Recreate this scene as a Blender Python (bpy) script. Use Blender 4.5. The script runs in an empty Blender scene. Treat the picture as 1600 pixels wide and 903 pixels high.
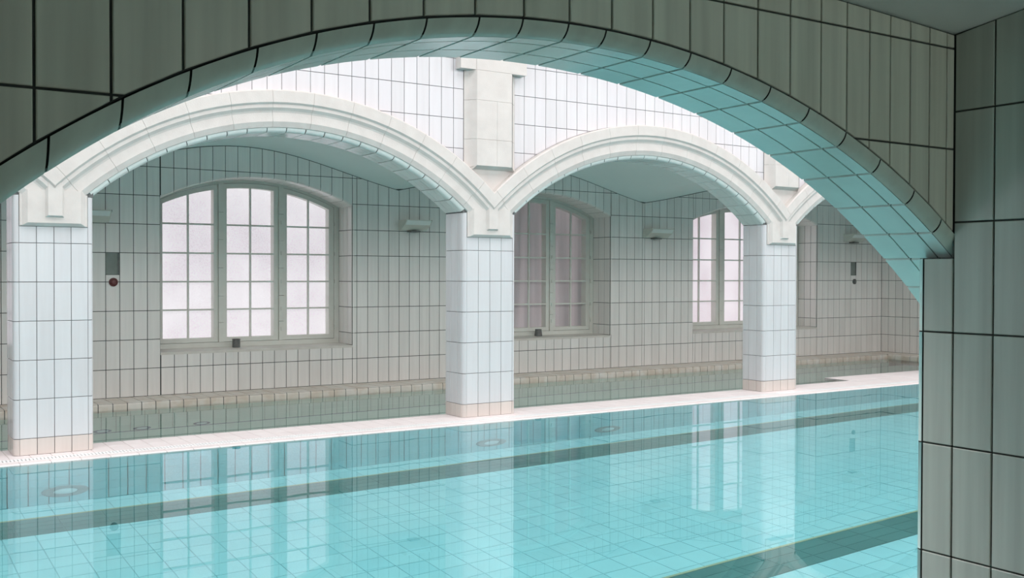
import bpy, bmesh, math, random
import numpy as np
from mathutils import Vector, Matrix

random.seed(7)
S = bpy.context.scene
COL = S.collection
PI = math.pi

# ------------------------------------------------------------------ camera
cam_d = bpy.data.cameras.new('camera')
cam = bpy.data.objects.new('camera', cam_d)
COL.objects.link(cam)
S.camera = cam
FPX = 1605.3
cam_d.sensor_fit = 'HORIZONTAL'
cam_d.sensor_width = 36.0
cam_d.lens = FPX / 1600.0 * 36.0
cam_d.clip_start = 0.02
cam_d.clip_end = 100
_th, _pi, _ro = math.radians(33.1535), math.radians(-0.8103), math.radians(0.1363)
_fw = Vector((math.sin(_th) * math.cos(_pi), math.cos(_th) * math.cos(_pi), math.sin(_pi)))
_rt = Vector((math.cos(_th), -math.sin(_th), 0))
_up = _rt.cross(_fw)
_r2 = _rt * math.cos(_ro) + _up * math.sin(_ro)
_u2 = _up * math.cos(_ro) - _rt * math.sin(_ro)
_m = Matrix((_r2, _u2, -_fw)).transposed().to_4x4()
cam.matrix_world = _m

def project(x, y, z):
    p = Vector((x, y, z))
    d = max(_fw.dot(p), 1e-3)
    return 800 + FPX * _r2.dot(p) / d, 451.5 - FPX * _u2.dot(p) / d

# ------------------------------------------------------------------ world, lights, exposure
wd = bpy.data.worlds.new('world')
S.world = wd
wd.use_nodes = True
bg = wd.node_tree.nodes['Background']
bg.inputs[0].default_value = (0.80, 0.88, 1.0, 1)
bg.inputs[1].default_value = 0.25

SKY_Y0, SKY_Y1 = 2.5, 6.7
def area(name, loc, rot, sx, sy, power, col):
    l = bpy.data.lights.new(name, 'AREA')
    l.shape = 'RECTANGLE'
    l.size, l.size_y = sx, sy
    l.energy = power
    l.color = col
    o = bpy.data.objects.new(name, l)
    COL.objects.link(o)
    o.location = loc
    o.rotation_euler = rot
    return o
# daylight falling through the glazed roof over the pool
area('skylight_daylight', (7.8, (SKY_Y0 + SKY_Y1) / 2, 6.28), (0, 0, 0), 26.0, SKY_Y1 - SKY_Y0, 1200, (1.0, 0.955, 0.955))
# added fill light for aisle and arcade, tilted, out of view
FILL_Y, FILL_Z, FILL_A, FILL_H = 2.86, 2.75, math.radians(47), 2.0
area('near_fill_light', (7.8, FILL_Y, FILL_Z), (FILL_A, 0, 0), 26.0, FILL_H, 760, (1.0, 0.955, 0.95))

S.view_settings.view_transform = 'Standard'
S.view_settings.look = 'None'
S.view_settings.exposure = 0.0
S.view_settings.gamma = 1.0
S.view_settings.use_curve_mapping = False
try:
    S.cycles.max_bounces = 14
    S.cycles.diffuse_bounces = 6
    S.cycles.glossy_bounces = 5
    S.cycles.transmission_bounces = 8
    S.cycles.sample_clamp_indirect = 6.0
    S.cycles.blur_glossy = 0.6
    S.cycles.use_denoising = True
except Exception:
    pass

# ------------------------------------------------------------------ materials
def new_mat(name):
    m = bpy.data.materials.new(name)
    m.use_nodes = True
    nt = m.node_tree
    return m, nt, nt.nodes['Principled BSDF']

def N(nt, t, **kw):
    n = nt.nodes.new(t)
    for k, v in kw.items():
        setattr(n, k, v)
    return n

def rnd_value(nt):
    """a value in 0..1 that differs from piece to piece"""
    g = N(nt, 'ShaderNodeNewGeometry')
    oi = N(nt, 'ShaderNodeObjectInfo')
    a = N(nt, 'ShaderNodeMath', operation='ADD')
    nt.links.new(g.outputs['Random Per Island'], a.inputs[0])
    nt.links.new(oi.outputs['Random'], a.inputs[1])
    f = N(nt, 'ShaderNodeMath', operation='FRACT')
    nt.links.new(a.outputs[0], f.inputs[0])
    return f.outputs[0], g

def glazed(name, cols, rough=0.16, streak=(26, 26, 1.4), streak_amt=0.10, bump=0.0006, spec=0.5, stain=None, stain_scale=3.0):
    m, nt, b = new_mat(name)
    r, g = rnd_value(nt)
    ramp = N(nt, 'ShaderNodeValToRGB')
    els = ramp.color_ramp.elements
    while len(els) < len(cols):
        els.new(0.5)
    for i, c in enumerate(cols):
        els[i].position = i / max(1, len(cols) - 1)
        els[i].color = (*c, 1)
    nt.links.new(r, ramp.inputs[0])
    mp = N(nt, 'ShaderNodeMapping')
    mp.inputs['Scale'].default_value = streak
    nt.links.new(g.outputs['Position'], mp.inputs[0])
    no = N(nt, 'ShaderNodeTexNoise')
    no.inputs['Scale'].default_value = 1.0
    no.inputs['Detail'].default_value = 3.0
    nt.links.new(mp.outputs[0], no.inputs['Vector'])
    mr = N(nt, 'ShaderNodeMapRange')
    mr.inputs[1].default_value, mr.inputs[2].default_value = 0.3, 0.7
    mr.inputs[3].default_value, mr.inputs[4].default_value = 1 - streak_amt, 1.0
    nt.links.new(no.outputs[0], mr.inputs[0])
    mix = N(nt, 'ShaderNodeMix', data_type='RGBA', blend_type='MULTIPLY')
    mix.inputs[0].default_value = 1.0
    nt.links.new(ramp.outputs[0], mix.inputs[6])
    nt.links.new(mr.outputs[0], mix.inputs[7])
    out = mix.outputs[2]
    if stain:
        n2 = N(nt, 'ShaderNodeTexNoise')
        n2.inputs['Scale'].default_value = stain_scale
        n2.inputs['Detail'].default_value = 4
        nt.links.new(g.outputs['Position'], n2.inputs['Vector'])
        m2 = N(nt, 'ShaderNodeMapRange')
        m2.inputs[1].default_value, m2.inputs[2].default_value = 0.42, 0.62
        nt.links.new(n2.outputs[0], m2.inputs[0])
        mx = N(nt, 'ShaderNodeMix', data_type='RGBA')
        nt.links.new(m2.outputs[0], mx.inputs[0])
        nt.links.new(out, mx.inputs[6])
        mx.inputs[7].default_value = (*stain, 1)
        out = mx.outputs[2]
    nt.links.new(out, b.inputs['Base Color'])
    b.inputs['Roughness'].default_value = rough
    b.inputs['Specular IOR Level'].default_value = spec
    if bump:
        n3 = N(nt, 'ShaderNodeTexNoise')
        n3.inputs['Scale'].default_value = 14
        n3.inputs['Detail'].default_value = 2
        nt.links.new(g.outputs['Position'], n3.inputs['Vector'])
        bp = N(nt, 'ShaderNodeBump')
        bp.inputs['Strength'].default_value = 1.0
        bp.inputs['Distance'].default_value = bump
        nt.links.new(n3.outputs[0], bp.inputs['Height'])
        nt.links.new(bp.outputs[0], b.inputs['Normal'])
    return m

def rough_mat(name, c0, c1, scale=8, rough=0.8, bump=0.002, bscale=60):
    m, nt, b = new_mat(name)
    g = N(nt, 'ShaderNodeNewGeometry')
    no = N(nt, 'ShaderNodeTexNoise')
    no.inputs['Scale'].default_value = scale
    no.inputs['Detail'].default_value = 5
    nt.links.new(g.outputs['Position'], no.inputs['Vector'])
    ra = N(nt, 'ShaderNodeValToRGB')
    ra.color_ramp.elements[0].position, ra.color_ramp.elements[1].position = 0.3, 0.7
    ra.color_ramp.elements[0].color = (*c0, 1)
    ra.color_ramp.elements[1].color = (*c1, 1)
    nt.links.new(no.outputs[0], ra.inputs[0])
    nt.links.new(ra.outputs[0], b.inputs['Base Color'])
    b.inputs['Roughness'].default_value = rough
    if bump:
        n3 = N(nt, 'ShaderNodeTexNoise')
        n3.inputs['Scale'].default_value = bscale
        n3.inputs['Detail'].default_value = 4
        nt.links.new(g.outputs['Position'], n3.inputs['Vector'])
        bp = N(nt, 'ShaderNodeBump')
        bp.inputs['Strength'].default_value = 0.6
        bp.inputs['Distance'].default_value = bump
        nt.links.new(n3.outputs[0], bp.inputs['Height'])
        nt.links.new(bp.outputs[0], b.inputs['Normal'])
    return m

def water_mat(name, tint, amp, scale):
    m, nt, b = new_mat(name)
    g = N(nt, 'ShaderNodeNewGeometry')
    n1 = N(nt, 'ShaderNodeTexNoise')
    n1.inputs['Scale'].default_value = scale
    n1.inputs['Detail'].default_value = 1.5
    n1.inputs['Roughness'].default_value = 0.4
    nt.links.new(g.outputs['Position'], n1.inputs['Vector'])
    bp = N(nt, 'ShaderNodeBump')
    bp.inputs['Strength'].default_value = 1.0
    bp.inputs['Distance'].default_value = amp
    nt.links.new(n1.outputs[0], bp.inputs['Height'])
    b.inputs['Base Color'].default_value = (*tint, 1)
    b.inputs['Roughness'].default_value = 0.0
    b.inputs['IOR'].default_value = 1.333
    b.inputs['Transmission Weight'].default_value = 1.0
    nt.links.new(bp.outputs[0], b.inputs['Normal'])
    return m

def frosted_mat(name, c_lo, c_hi, strength, scale=(2.0, 2.0, 1.0), grain=0.10, zr=(-0.75, 0.5)):
    """frosted pane with daylight coming through it"""
    m, nt, b = new_mat(name)
    g = N(nt, 'ShaderNodeNewGeometry')
    mp = N(nt, 'ShaderNodeMapping')
    mp.inputs['Scale'].default_value = scale
    nt.links.new(g.outputs['Position'], mp.inputs[0])
    no = N(nt, 'ShaderNodeTexNoise')
    no.inputs['Scale'].default_value = 1.0
    no.inputs['Detail'].default_value = 2
    nt.links.new(mp.outputs[0], no.inputs['Vector'])
    ra = N(nt, 'ShaderNodeValToRGB')
    ra.color_ramp.elements[0].position, ra.color_ramp.elements[1].position = 0.36, 0.60
    ra.color_ramp.elements[0].color = (*c_lo, 1)
    ra.color_ramp.elements[1].color = (*c_hi, 1)
    nt.links.new(no.outputs[0], ra.inputs[0])
    vo = N(nt, 'ShaderNodeTexNoise')
    vo.inputs['Scale'].default_value = 95
    vo.inputs['Detail'].default_value = 2
    nt.links.new(g.outputs['Position'], vo.inputs['Vector'])
    mr = N(nt, 'ShaderNodeMapRange')
    mr.inputs[1].default_value, mr.inputs[2].default_value = 0.3, 0.7
    mr.inputs[3].default_value, mr.inputs[4].default_value = 1 - grain, 1 + grain
    nt.links.new(vo.outputs[0], mr.inputs[0])
    mx = N(nt, 'ShaderNodeMix', data_type='RGBA', blend_type='MULTIPLY')
    mx.inputs[0].default_value = 1.0
    nt.links.new(ra.outputs[0], mx.inputs[6])
    nt.links.new(mr.outputs[0], mx.inputs[7])
    nt.links.new(mx.outputs[2], b.inputs['Emission Color'])
    b.inputs['Emission Strength'].default_value = strength
    b.inputs['Base Color'].default_value = (0.35, 0.33, 0.34, 1)
    b.inputs['Roughness'].default_value = 0.35
    bp = N(nt, 'ShaderNodeBump')
    bp.inputs['Distance'].default_value = 0.002
    nt.links.new(vo.outputs[0], bp.inputs['Height'])
    nt.links.new(bp.outputs[0], b.inputs['Normal'])
    return m

M = {}
M['tile'] = glazed('white_glazed_tile', [(.545, .536, .555), (.585, .576, .595), (.565, .554, .58)], streak_amt=0.05, bump=0.0004)
M['tile_pillar'] = glazed('blue_white_pillar_tile', [(.60, .605, .62), (.64, .65, .665), (.62, .63, .65)], streak_amt=0.05, bump=0.0004)
M['grout_mid'] = rough_mat('mid_grey_grout', (.12, .125, .125), (.16, .165, .165), 20, 0.9, 0)
M['tile_soffit'] = glazed('pale_green_soffit_tile', [(.68, .72, .70), (.73, .77, .75)], streak_amt=0.05, bump=0.0004)
M['tile_aisle'] = glazed('aisle_glazed_tile', [(.82, .795, .765), (.90, .87, .84), (.86, .835, .805)], streak_amt=0.07, bump=0.0005)
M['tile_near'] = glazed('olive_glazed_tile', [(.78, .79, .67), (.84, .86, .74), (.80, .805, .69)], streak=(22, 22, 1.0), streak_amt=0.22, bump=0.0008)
M['tile_near_bounce'] = glazed('pool_bounce_tinted_tile', [(.78, .93, .87), (.84, .97, .92), (.81, .95, .89)], streak=(8, 8, 8), streak_amt=0.06, bump=0.0006)  # near tile with teal bounce light off the pool put into its colour
M['tile_near_edge_bounce'] = glazed('pool_bounce_edge_tile', [(.68, .79, .70), (.74, .85, .76)], streak=(22, 22, 6), streak_amt=0.15, bump=0.0008)  # edge tile, pool bounce light tinted into the colour more weakly
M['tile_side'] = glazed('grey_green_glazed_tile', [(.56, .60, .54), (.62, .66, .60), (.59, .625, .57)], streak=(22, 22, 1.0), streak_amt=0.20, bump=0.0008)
M['tile_base'] = glazed('beige_base_tile', [(.62, .56, .525), (.66, .60, .56)], streak_amt=0.06)
M['grout'] = rough_mat('dark_grout', (.045, .055, .05), (.075, .085, .08), 20, 0.9, 0)
M['grout_pale'] = rough_mat('grey_grout', (.30, .30, .29), (.38, .37, .36), 20, 0.9, 0)
M['stone'] = rough_mat('pale_stone', (.585, .552, .527), (.64, .606, .578), 9, 0.75, 0.0016, 90)
M['plaster'] = rough_mat('pale_plaster', (.80, .89, .875), (.85, .93, .915), 1.2, 0.7, 0.0008, 30)
M['hall'] = rough_mat('hall_plaster', (.80, .80, .80), (.84, .84, .84), 1.2, 0.8, 0)
M['frame'] = rough_mat('grey_frame_paint', (.70, .705, .65), (.74, .745, .69), 10, 0.45, 0)
M['sill'] = rough_mat('sill_stone', (.64, .61, .56), (.72, .69, .64), 10, 0.5, 0)
M['frost_bright'] = frosted_mat('frosted_glass_bright', (.72, .665, .72), (.84, .805, .845), 0.86, (1.0, 1, 1.3), 0.13)
M['frost_dim'] = frosted_mat('frosted_glass_dim', (.10, .095, .097), (.42, .35, .365), 0.45, (5.0, 1, .25), 0.04)
M['frost_pink'] = frosted_mat('frosted_glass_pink', (.60, .52, .57), (.78, .72, .77), 0.95, (1.2, 1, .8), 0.05)
M['rear_fill_glow'] = frosted_mat('rear_fill_emission', (.60, .64, .60), (.78, .83, .78), 5.6, (1.2, 1, .8))  # glow of the added fill panel behind the camera
M['pool_tile'] = glazed('aqua_pool_tile', [(.365, .735, .785), (.42, .785, .825), (.39, .76, .805)], 0.35, (3, 3, 3), 0.05, 0)
M['pool_wall'] = glazed('aqua_pool_wall_tile', [(.30, .64, .70), (.34, .68, .74)], 0.35, (3, 3, 3), 0.05, 0)
M['pool_grout'] = rough_mat('aqua_grout', (.275, .60, .64), (.31, .64, .67), 12, 0.9, 0)
M['lane_tile'] = glazed('dark_lane_tile', [(.05, .20, .19), (.07, .24, .23)], 0.35, (3, 3, 3), 0.1, 0)
M['lane_edge'] = rough_mat('lane_edge', (.42, .46, .28), (.48, .50, .32), 12, 0.8, 0)
M['channel_tile'] = glazed('channel_tile', [(.60, .78, .71), (.66, .83, .76)], 0.35, (3, 3, 3), 0.06, 0)
M['blue_line'] = rough_mat('blue_joint', (.05, .12, .22), (.08, .16, .28), 12, 0.8, 0)
M['deck'] = glazed('deck_tile', [(.78, .705, .70), (.82, .75, .745), (.80, .73, .72)], 0.5, (6, 6, 6), 0.06, 0.0005)
M['grate'] = rough_mat('white_plastic', (.86, .86, .86), (.9, .9, .9), 6, 0.4, 0)
M['ledge'] = glazed('ledge_tile', [(.84, .77, .70), (.88, .82, .76), (.78, .71, .63)], 0.4, (6, 6, 6), 0.1, 0.0006, 0.4, (.70, .60, .51), 6.0)
M['lamp'] = rough_mat('lamp_enamel', (.66, .66, .60), (.70, .70, .64), 10, 0.4, 0)
M['lamp_panel'] = rough_mat('lamp_panel', (.78, .84, .82), (.82, .87, .85), 10, 0.35, 0)
M['metal'] = rough_mat('dark_metal', (.10, .11, .105), (.16, .165, .16), 30, 0.4, 0)
M['red'] = rough_mat('maroon_plastic', (.12, .03, .03), (.17, .045, .045), 30, 0.35, 0)
M['niche'] = rough_mat('niche_green', (.20, .23, .21), (.24, .27, .25), 10, 0.6, 0)
M['inlet'] = rough_mat('inlet_grey', (.22, .34, .36), (.28, .40, .42), 10, 0.5, 0)
M['inlet_pale'] = rough_mat('inlet_pale', (.55, .75, .78), (.62, .8, .83), 10, 0.5, 0)
M['water'] = water_mat('pool_water', (.66, .94, .95), 0.00042, 2.4)
M['water2'] = water_mat('channel_water', (.86, .96, .93), 0.00012, 2.4)

# ------------------------------------------------------------------ builders
def tag(o, label=None, cat=None, group=None, kind=None):
    if label: o['label'] = label
    if cat: o['category'] = cat
    if group: o['group'] = group
    if kind: o['kind'] = kind
    return o

def empty(name, loc=(0, 0, 0)):
    o = bpy.data.objects.new(name, None)
    o.empty_display_size = 0.1
    COL.objects.link(o)
    o.location = loc
    return o

def link(name, me, mat, parent=None, smooth=False):
    if mat is not None and not me.materials:
        me.materials.append(M[mat])
    o = bpy.data.objects.new(name, me)
    COL.objects.link(o)
    if parent is not None:
        o.parent = parent
        o.matrix_parent_inverse = Matrix.Translation(-parent.location) if parent.type == 'EMPTY' else Matrix.Identity(4)
    if smooth:
        for p in me.polygons:
            p.use_smooth = True
    return o

def mesh(verts, faces, name='shape'):
    me = bpy.data.meshes.new(name)
    me.from_pydata([tuple(v) for v in verts], [], faces)
    me.update()
    return me

class MB:
    """collects pieces into one mesh"""
    def __init__(s): s.v, s.f = [], []
    def add(s, verts, faces):
        n = len(s.v)
        s.v += [tuple(v) for v in verts]
        s.f += [tuple(i + n for i in f) for f in faces]
        return s
    def box(s, x0, x1, y0, y1, z0, z1):
        v = [(x, y, z) for z in (z0, z1) for y in (y0, y1) for x in (x0, x1)]
        return s.add(v, [(0, 2, 3, 1), (4, 5, 7, 6), (0, 1, 5, 4), (2, 6, 7, 3), (0, 4, 6, 2), (1, 3, 7, 5)])
    def mesh(s): return mesh(s.v, s.f)
    def build(s, name, mat, parent=None, smooth=False): return link(name, s.mesh(), mat, parent, smooth)

def box_obj(name, mat, parent, *b): return MB().box(*b).build(name, mat, parent)

def slab_geo(P, ndir, t, c):
    """a tile: polygon front with a small chamfer and depth t"""
    P = [Vector(p) for p in P]
    n = Vector((0, 0, 0))
    for i in range(len(P)):
        a, b = P[i], P[(i + 1) % len(P)]
        n += Vector(((a.y - b.y) * (a.z + b.z), (a.z - b.z) * (a.x + b.x), (a.x - b.x) * (a.y + b.y)))
    n.normalize()
    if n.dot(Vector(ndir)) < 0:
        P.reverse()
        n = -n
    k = len(P)
    Q = []
    per = sum((P[i] - P[i - 1]).length for i in range(k))
    ctr = sum(P, Vector()) / k
    ar = sum((P[i - 1] - ctr).cross(P[i] - ctr).length for i in range(k)) / 2
    c = min(c, 0.35 * ar / per)
    for i in range(k):
        e0 = (P[i] - P[i - 1]); e1 = (P[(i + 1) % k] - P[i])
        if e0.length < 1e-7 or e1.length < 1e-7:
            Q.append(P[i].copy()); continue
        i0, i1 = n.cross(e0.normalized()), n.cross(e1.normalized())
        m = i0 + i1
        d = max(0.35, 1 + i0.dot(i1))
        Q.append(P[i] + m / d * c)
    V = Q + [p - n * c for p in P] + [p - n * t for p in P]
    F = [tuple(range(k))]
    for i in range(k):
        j = (i + 1) % k
        F.append((i, k + i, k + j, j))
        F.append((k + i, 2 * k + i, 2 * k + j, k + j))
    return V, F

def slab(name, P, ndir, mat, parent, t=0.010, c=0.0015):
    V, F = slab_geo(P, ndir, t, c)
    return link(name, mesh(V, F, name), mat, parent)

_cache = {}
def rect_tile(parent, mat, face, u, v, off, w, h, t=0.010, c=0.0015, name='tile'):
    """a w x h tile centred on (u, v) of a plane; alike tiles share their mesh"""
    key = (mat, face, round(w, 4), round(h, 4), t, c)
    me = _cache.get(key)
    if me is None:
        a, b = w / 2, h / 2
        if face == 'Y':
            P = [(-a, 0, -b), (a, 0, -b), (a, 0, b), (-a, 0, b)]; nd = (0, -1, 0)
        elif face == 'X':
            P = [(0, -a, -b), (0, a, -b), (0, a, b), (0, -a, b)]; nd = (-1, 0, 0)
        elif face == 'XP':
            P = [(0, -a, -b), (0, a, -b), (0, a, b), (0, -a, b)]; nd = (1, 0, 0)
        else:
            P = [(-a, -b, 0), (a, -b, 0), (a, b, 0), (-a, b, 0)]; nd = (0, 0, 1)
        V, F = slab_geo(P, nd, t, c)
        me = mesh(V, F, 'tile')
        _cache[key] = me
    o = link(name, me, mat, parent)
    o.location = (u, off, v) if face == 'Y' else (off, u, v) if face in ('X', 'XP') else (u, v, off)
    return o

GAP = 0.0045
def cell(x0, x1, z0, z1, lo=None, hi=None, n=24):
    """polygon of a tile cell clipped below by lo(x) and above by hi(x); None if nothing is left"""
    g = GAP / 2
    x0, x1, z0, z1 = x0 + g, x1 - g, z0 + g, z1 - g
    if x1 - x0 < 0.006 or z1 - z0 < 0.006:
        return None, False
    xs = [x0 + (x1 - x0) * i / n for i in range(n + 1)]
    L = [max(z0, lo(x) + g) if lo else z0 for x in xs]
    H = [min(z1, hi(x) - g) if hi else z1 for x in xs]
    if all(abs(a - z0) < 1e-6 for a in L) and all(abs(b - z1) < 1e-6 for b in H):
        return [(x0, z0), (x1, z0), (x1, z1), (x0, z1)], True
    keep = [i for i in range(n + 1) if H[i] - L[i] > 0.0015]
    if len(keep) < 2:
        return None, False
    a, b = keep[0], keep[-1]
    lof = lambda x: max(z0, lo(x) + g) if lo else z0
    hif = lambda x: min(z1, hi(x) - g) if hi else z1
    def tip(i, j):                      # where the two curves meet between samples i (open) and j (closed)
        p, q = xs[i], xs[j]
        for _ in range(14):
            m = (p + q) / 2
            if hif(m) - lof(m) > 0.0008: p = m
            else: q = m
        return [(p, (hif(p) + lof(p)) / 2)]
    P = [(xs[i], L[i]) for i in range(a, b + 1)] + (tip(b, b + 1) if b < n else []) + [(xs[i], H[i]) for i in range(b, a - 1, -1)] + (tip(a, a - 1) if a > 0 else [])
    R = []
    for i, p in enumerate(P):       # drop points in a straight line
        q, r = P[i - 1], P[(i + 1) % len(P)]
        if abs((p[0] - q[0]) * (r[1] - q[1]) - (p[1] - q[1]) * (r[0] - q[0])) > 4e-7:
            R.append(p)
    if len(R) < 3:
        return None, False
    return R, False

def strip_wall(mb, xs, lo, hi, y0, y1):
    """wall body between two curves"""
    V = []
    for x in xs:
        V += [(x, y0, lo(x)), (x, y1, lo(x)), (x, y1, hi(x)), (x, y0, hi(x))]
    F = []
    for i in range(len(xs) - 1):
        a, b = 4 * i, 4 * i + 4
        F += [(a, b, b + 3, a + 3), (a + 1, a + 2, b + 2, b + 1), (a, a + 1, b + 1, b), (a + 3, b + 3, b + 2, a + 2)]
    e = 4 * (len(xs) - 1)
    F += [(0, 3, 2, 1), (e, e + 1, e + 2, e + 3)]
    mb.add(V, F)

def lin(a, b, n): return [a + (b - a) * i / n for i in range(n + 1)]
def const(c): return lambda x: c

class TileSink:
    """tile cells on a plane: the largest 300 in view as single pieces, the rest joined"""
    def __init__(s, parent, mat, face, off, limit=300, name='tile', t=0.010, c=0.0015):
        s.p, s.mat, s.face, s.off, s.lim, s.name, s.t, s.c = parent, mat, face, off, limit, name, t, c
        s.items = []
    def to3(s, u, v):
        return (u, s.off, v) if s.face == 'Y' else (s.off, u, v) if s.face in ('X', 'XP') else (u, v, s.off)
    def add(s, poly, rect, vis=1.0):
        if poly is None: return
        pts = [project(*s.to3(u, v)) for u, v in poly]
        ar = 0
        for i in range(len(pts)):
            a, b = pts[i - 1], pts[i]
            ar += a[0] * b[1] - a[1] * b[0]
        cx = sum(p[0] for p in pts) / len(pts); cy = sum(p[1] for p in pts) / len(pts)
        inside = -15 < cx < 1615 and -15 < cy < 918
        s.items.append((abs(ar) / 2 * (vis if inside else 0), poly, rect))
    def build(s):
        s.items.sort(key=lambda a: -a[0])
        nd = {'Y': (0, -1, 0), 'X': (-1, 0, 0), 'XP': (1, 0, 0), 'Z': (0, 0, 1)}[s.face]
        rest = MB()
        for i, (a, poly, rect) in enumerate(s.items):
            if i < s.lim and a > 0:
                if rect:
                    (u0, v0), (u1, v1) = poly[0], poly[2]
                    rect_tile(s.p, s.mat, s.face, (u0 + u1) / 2, (v0 + v1) / 2, s.off, abs(u1 - u0), abs(v1 - v0), s.t, s.c, s.name)
                else:
                    slab(s.name, [s.to3(*q) for q in poly], nd, s.mat, s.p, s.t, s.c)
            else:
                V, F = slab_geo([s.to3(*q) for q in poly], nd, s.t, s.c)
                rest.add(V, F)
        if rest.v:
            o = rest.build(s.name + '_field', s.mat, s.p)
            o['kind'] = 'stuff'

# ------------------------------------------------------------------ key dimensions
ZD = -1.395                    # deck
ZW = -1.401                    # water of the pool
ZC = -1.405                    # water of the side channel
ZF = -2.78                     # pool floor
DA = 8.60                      # face of the arcade
DA2 = 8.94                     # back of the arcade
DB = 11.524                    # face of the window wall
K = 1.045
WA = 0.1324
WB = 0.14348
BR = 0.042                     # rounded tile edge of the arcade
POOL_Y = 8.22
XL, XR = -5.5, 22.0
XEND = 15.257
ROOF = 6.4
T = 0.010
CORE = 0.007                   # grout lies this far behind the tile faces

PIERS = [(1.134, 1.630), (5.091, 5.622), (9.240, 9.750)]      # flat front of each pillar
P4 = (13.36, 13.88)
P0 = (-2.93, -2.42)
def arch_of(xl, xr, apex, zs=0.60):
    c = (xl + xr) / 2; h = (xr - xl) / 2; s = apex - zs
    R = (h * h + s * s) / (2 * s)
    return c, apex - R, R
ARCHES = [arch_of(P0[1] + BR, PIERS[0][0] - BR, 1.24),
          arch_of(PIERS[0][1] + BR - 0.012, PIERS[1][0] - BR, 1.237),
          arch_of(PIERS[1][1] + BR, PIERS[2][0] - BR, 1.262),
          arch_of(PIERS[2][1] + BR, P4[0] - BR, 1.25)]
STONE = 0.357

def arc_z(a, dr=0.0):
    c, cz, R = a
    def f(x):
        q = (R + dr) ** 2 - (x - c) ** 2
        return cz + math.sqrt(q) if q > 0 else -9
    return f

# ------------------------------------------------------------------ pool basin and hall shell
sh = MB()
floor = box_obj('floor_pool', 'pool_grout', None, XL, XR, 2.3, POOL_Y + 0.02, ZF - 0.1, ZF - 0.006)
floor['kind'] = 'structure'
pw = MB()
pw.box(XL, XR, POOL_Y + 0.008, DA2 - 0.012, ZF - 0.1, ZD - 0.26)
pw.box(XL, XR, POOL_Y + 0.008, POOL_Y + 0.029, ZF - 0.1, ZD - 0.055)
pwo = pw.build('wall_pool', 'pool_grout'); pwo['kind'] = 'structure'
npw = box_obj('wall_basin', 'pool_wall', None, XL, XR, 2.1, 2.45, ZF - 0.1, ZD); npw['kind'] = 'structure'
for nm, x in (('wall_hall_left', XL - 0.2), ('wall_hall_right', XR)):
    o = box_obj(nm, 'hall', None, x, x + 0.2, -1.7, 12.3, ZF - 0.1, ROOF); o['kind'] = 'structure'
hc = MB()
hc.box(XL, XR, 1.82, SKY_Y0, ROOF, ROOF + 0.15)
hc.box(XL, XR, SKY_Y1, DA2, ROOF, ROOF + 0.15)
hc.box(XL, -4.6, SKY_Y0, SKY_Y1, ROOF, ROOF + 0.15)
hc.box(20.9, XR, SKY_Y0, SKY_Y1, ROOF, ROOF + 0.15)
o = hc.build('ceiling_hall', 'hall'); o['kind'] = 'structure'
# glazing bars of the roof
rb = MB()
for i in range(16):
    x = -4.6 + 25.5 * (i + 0.5) / 16
    rb.box(x - 0.03, x + 0.03, SKY_Y0, SKY_Y1, ROOF + 0.02, ROOF + 0.1)
o = rb.build('trim_1', 'hall'); o['kind'] = 'structure'

# bars dressing the added near-side fill light as sloping glazing
sb = MB()
_dy, _dz = math.cos(FILL_A) * FILL_H / 2, math.sin(FILL_A) * FILL_H / 2
for i in range(17):
    x = -5.2 + 26.0 * i / 16
    a_, b_ = Vector((x, FILL_Y - _dy, FILL_Z - _dz)), Vector((x, FILL_Y + _dy, FILL_Z + _dz))
    n_ = Vector((0, -math.sin(FILL_A), math.cos(FILL_A))) * 0.05
    w_ = Vector((0.025, 0, 0))
    sb.add([a_ - w_ + n_ * .2, a_ + w_ + n_ * .2, b_ + w_ + n_ * .2, b_ - w_ + n_ * .2, a_ - w_ + n_, a_ + w_ + n_, b_ + w_ + n_, b_ - w_ + n_],
           [(0, 1, 2, 3), (7, 6, 5, 4), (0, 4, 5, 1), (1, 5, 6, 2), (2, 6, 7, 3), (3, 7, 4, 0)])
sb.box(XL, XR, 2.095, FILL_Y - _dy, FILL_Z - _dz - 0.05, FILL_Z - _dz + 0.02)
o = sb.build('fill_light_bars', 'hall'); o['kind'] = 'structure'

# pool floor tiles with the two dark lane lines
LANES = [(7.44, 7.86), (4.29, 4.63)]
sink = TileSink(floor, 'pool_tile', 'Z', ZF, 300, 'tile', 0.008, 0.001)
rest = MB()
ys = []
y = 2.5
while y < POOL_Y:
    ys.append(y); y += 0.2
edges = sorted([v for v in ys if all(not (a - 0.07 < v < b + 0.07) for a, b in LANES)] + [e for l in LANES for e in (l[0], l[1])] + [POOL_Y])
GAP = 0.006
for i in range(len(edges) - 1):
    y0, y1 = edges[i], edges[i + 1]
    if any(abs(y0 - a) < 1e-6 and abs(y1 - b) < 1e-6 for a, b in LANES):
        continue
    if y1 - y0 < 0.02: continue
    x = -0.53
    while x < 14.5:
        poly, r = cell(x, x + 0.2, y0, y1)
        cx, cy = project(x + .1, (y0 + y1) / 2, ZF + 0.75)
        sink.add(poly, r, 1.0 if -20 < cx < 1440 and cy < 925 else 0.0)
        x += 0.2
sink.build()
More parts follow.
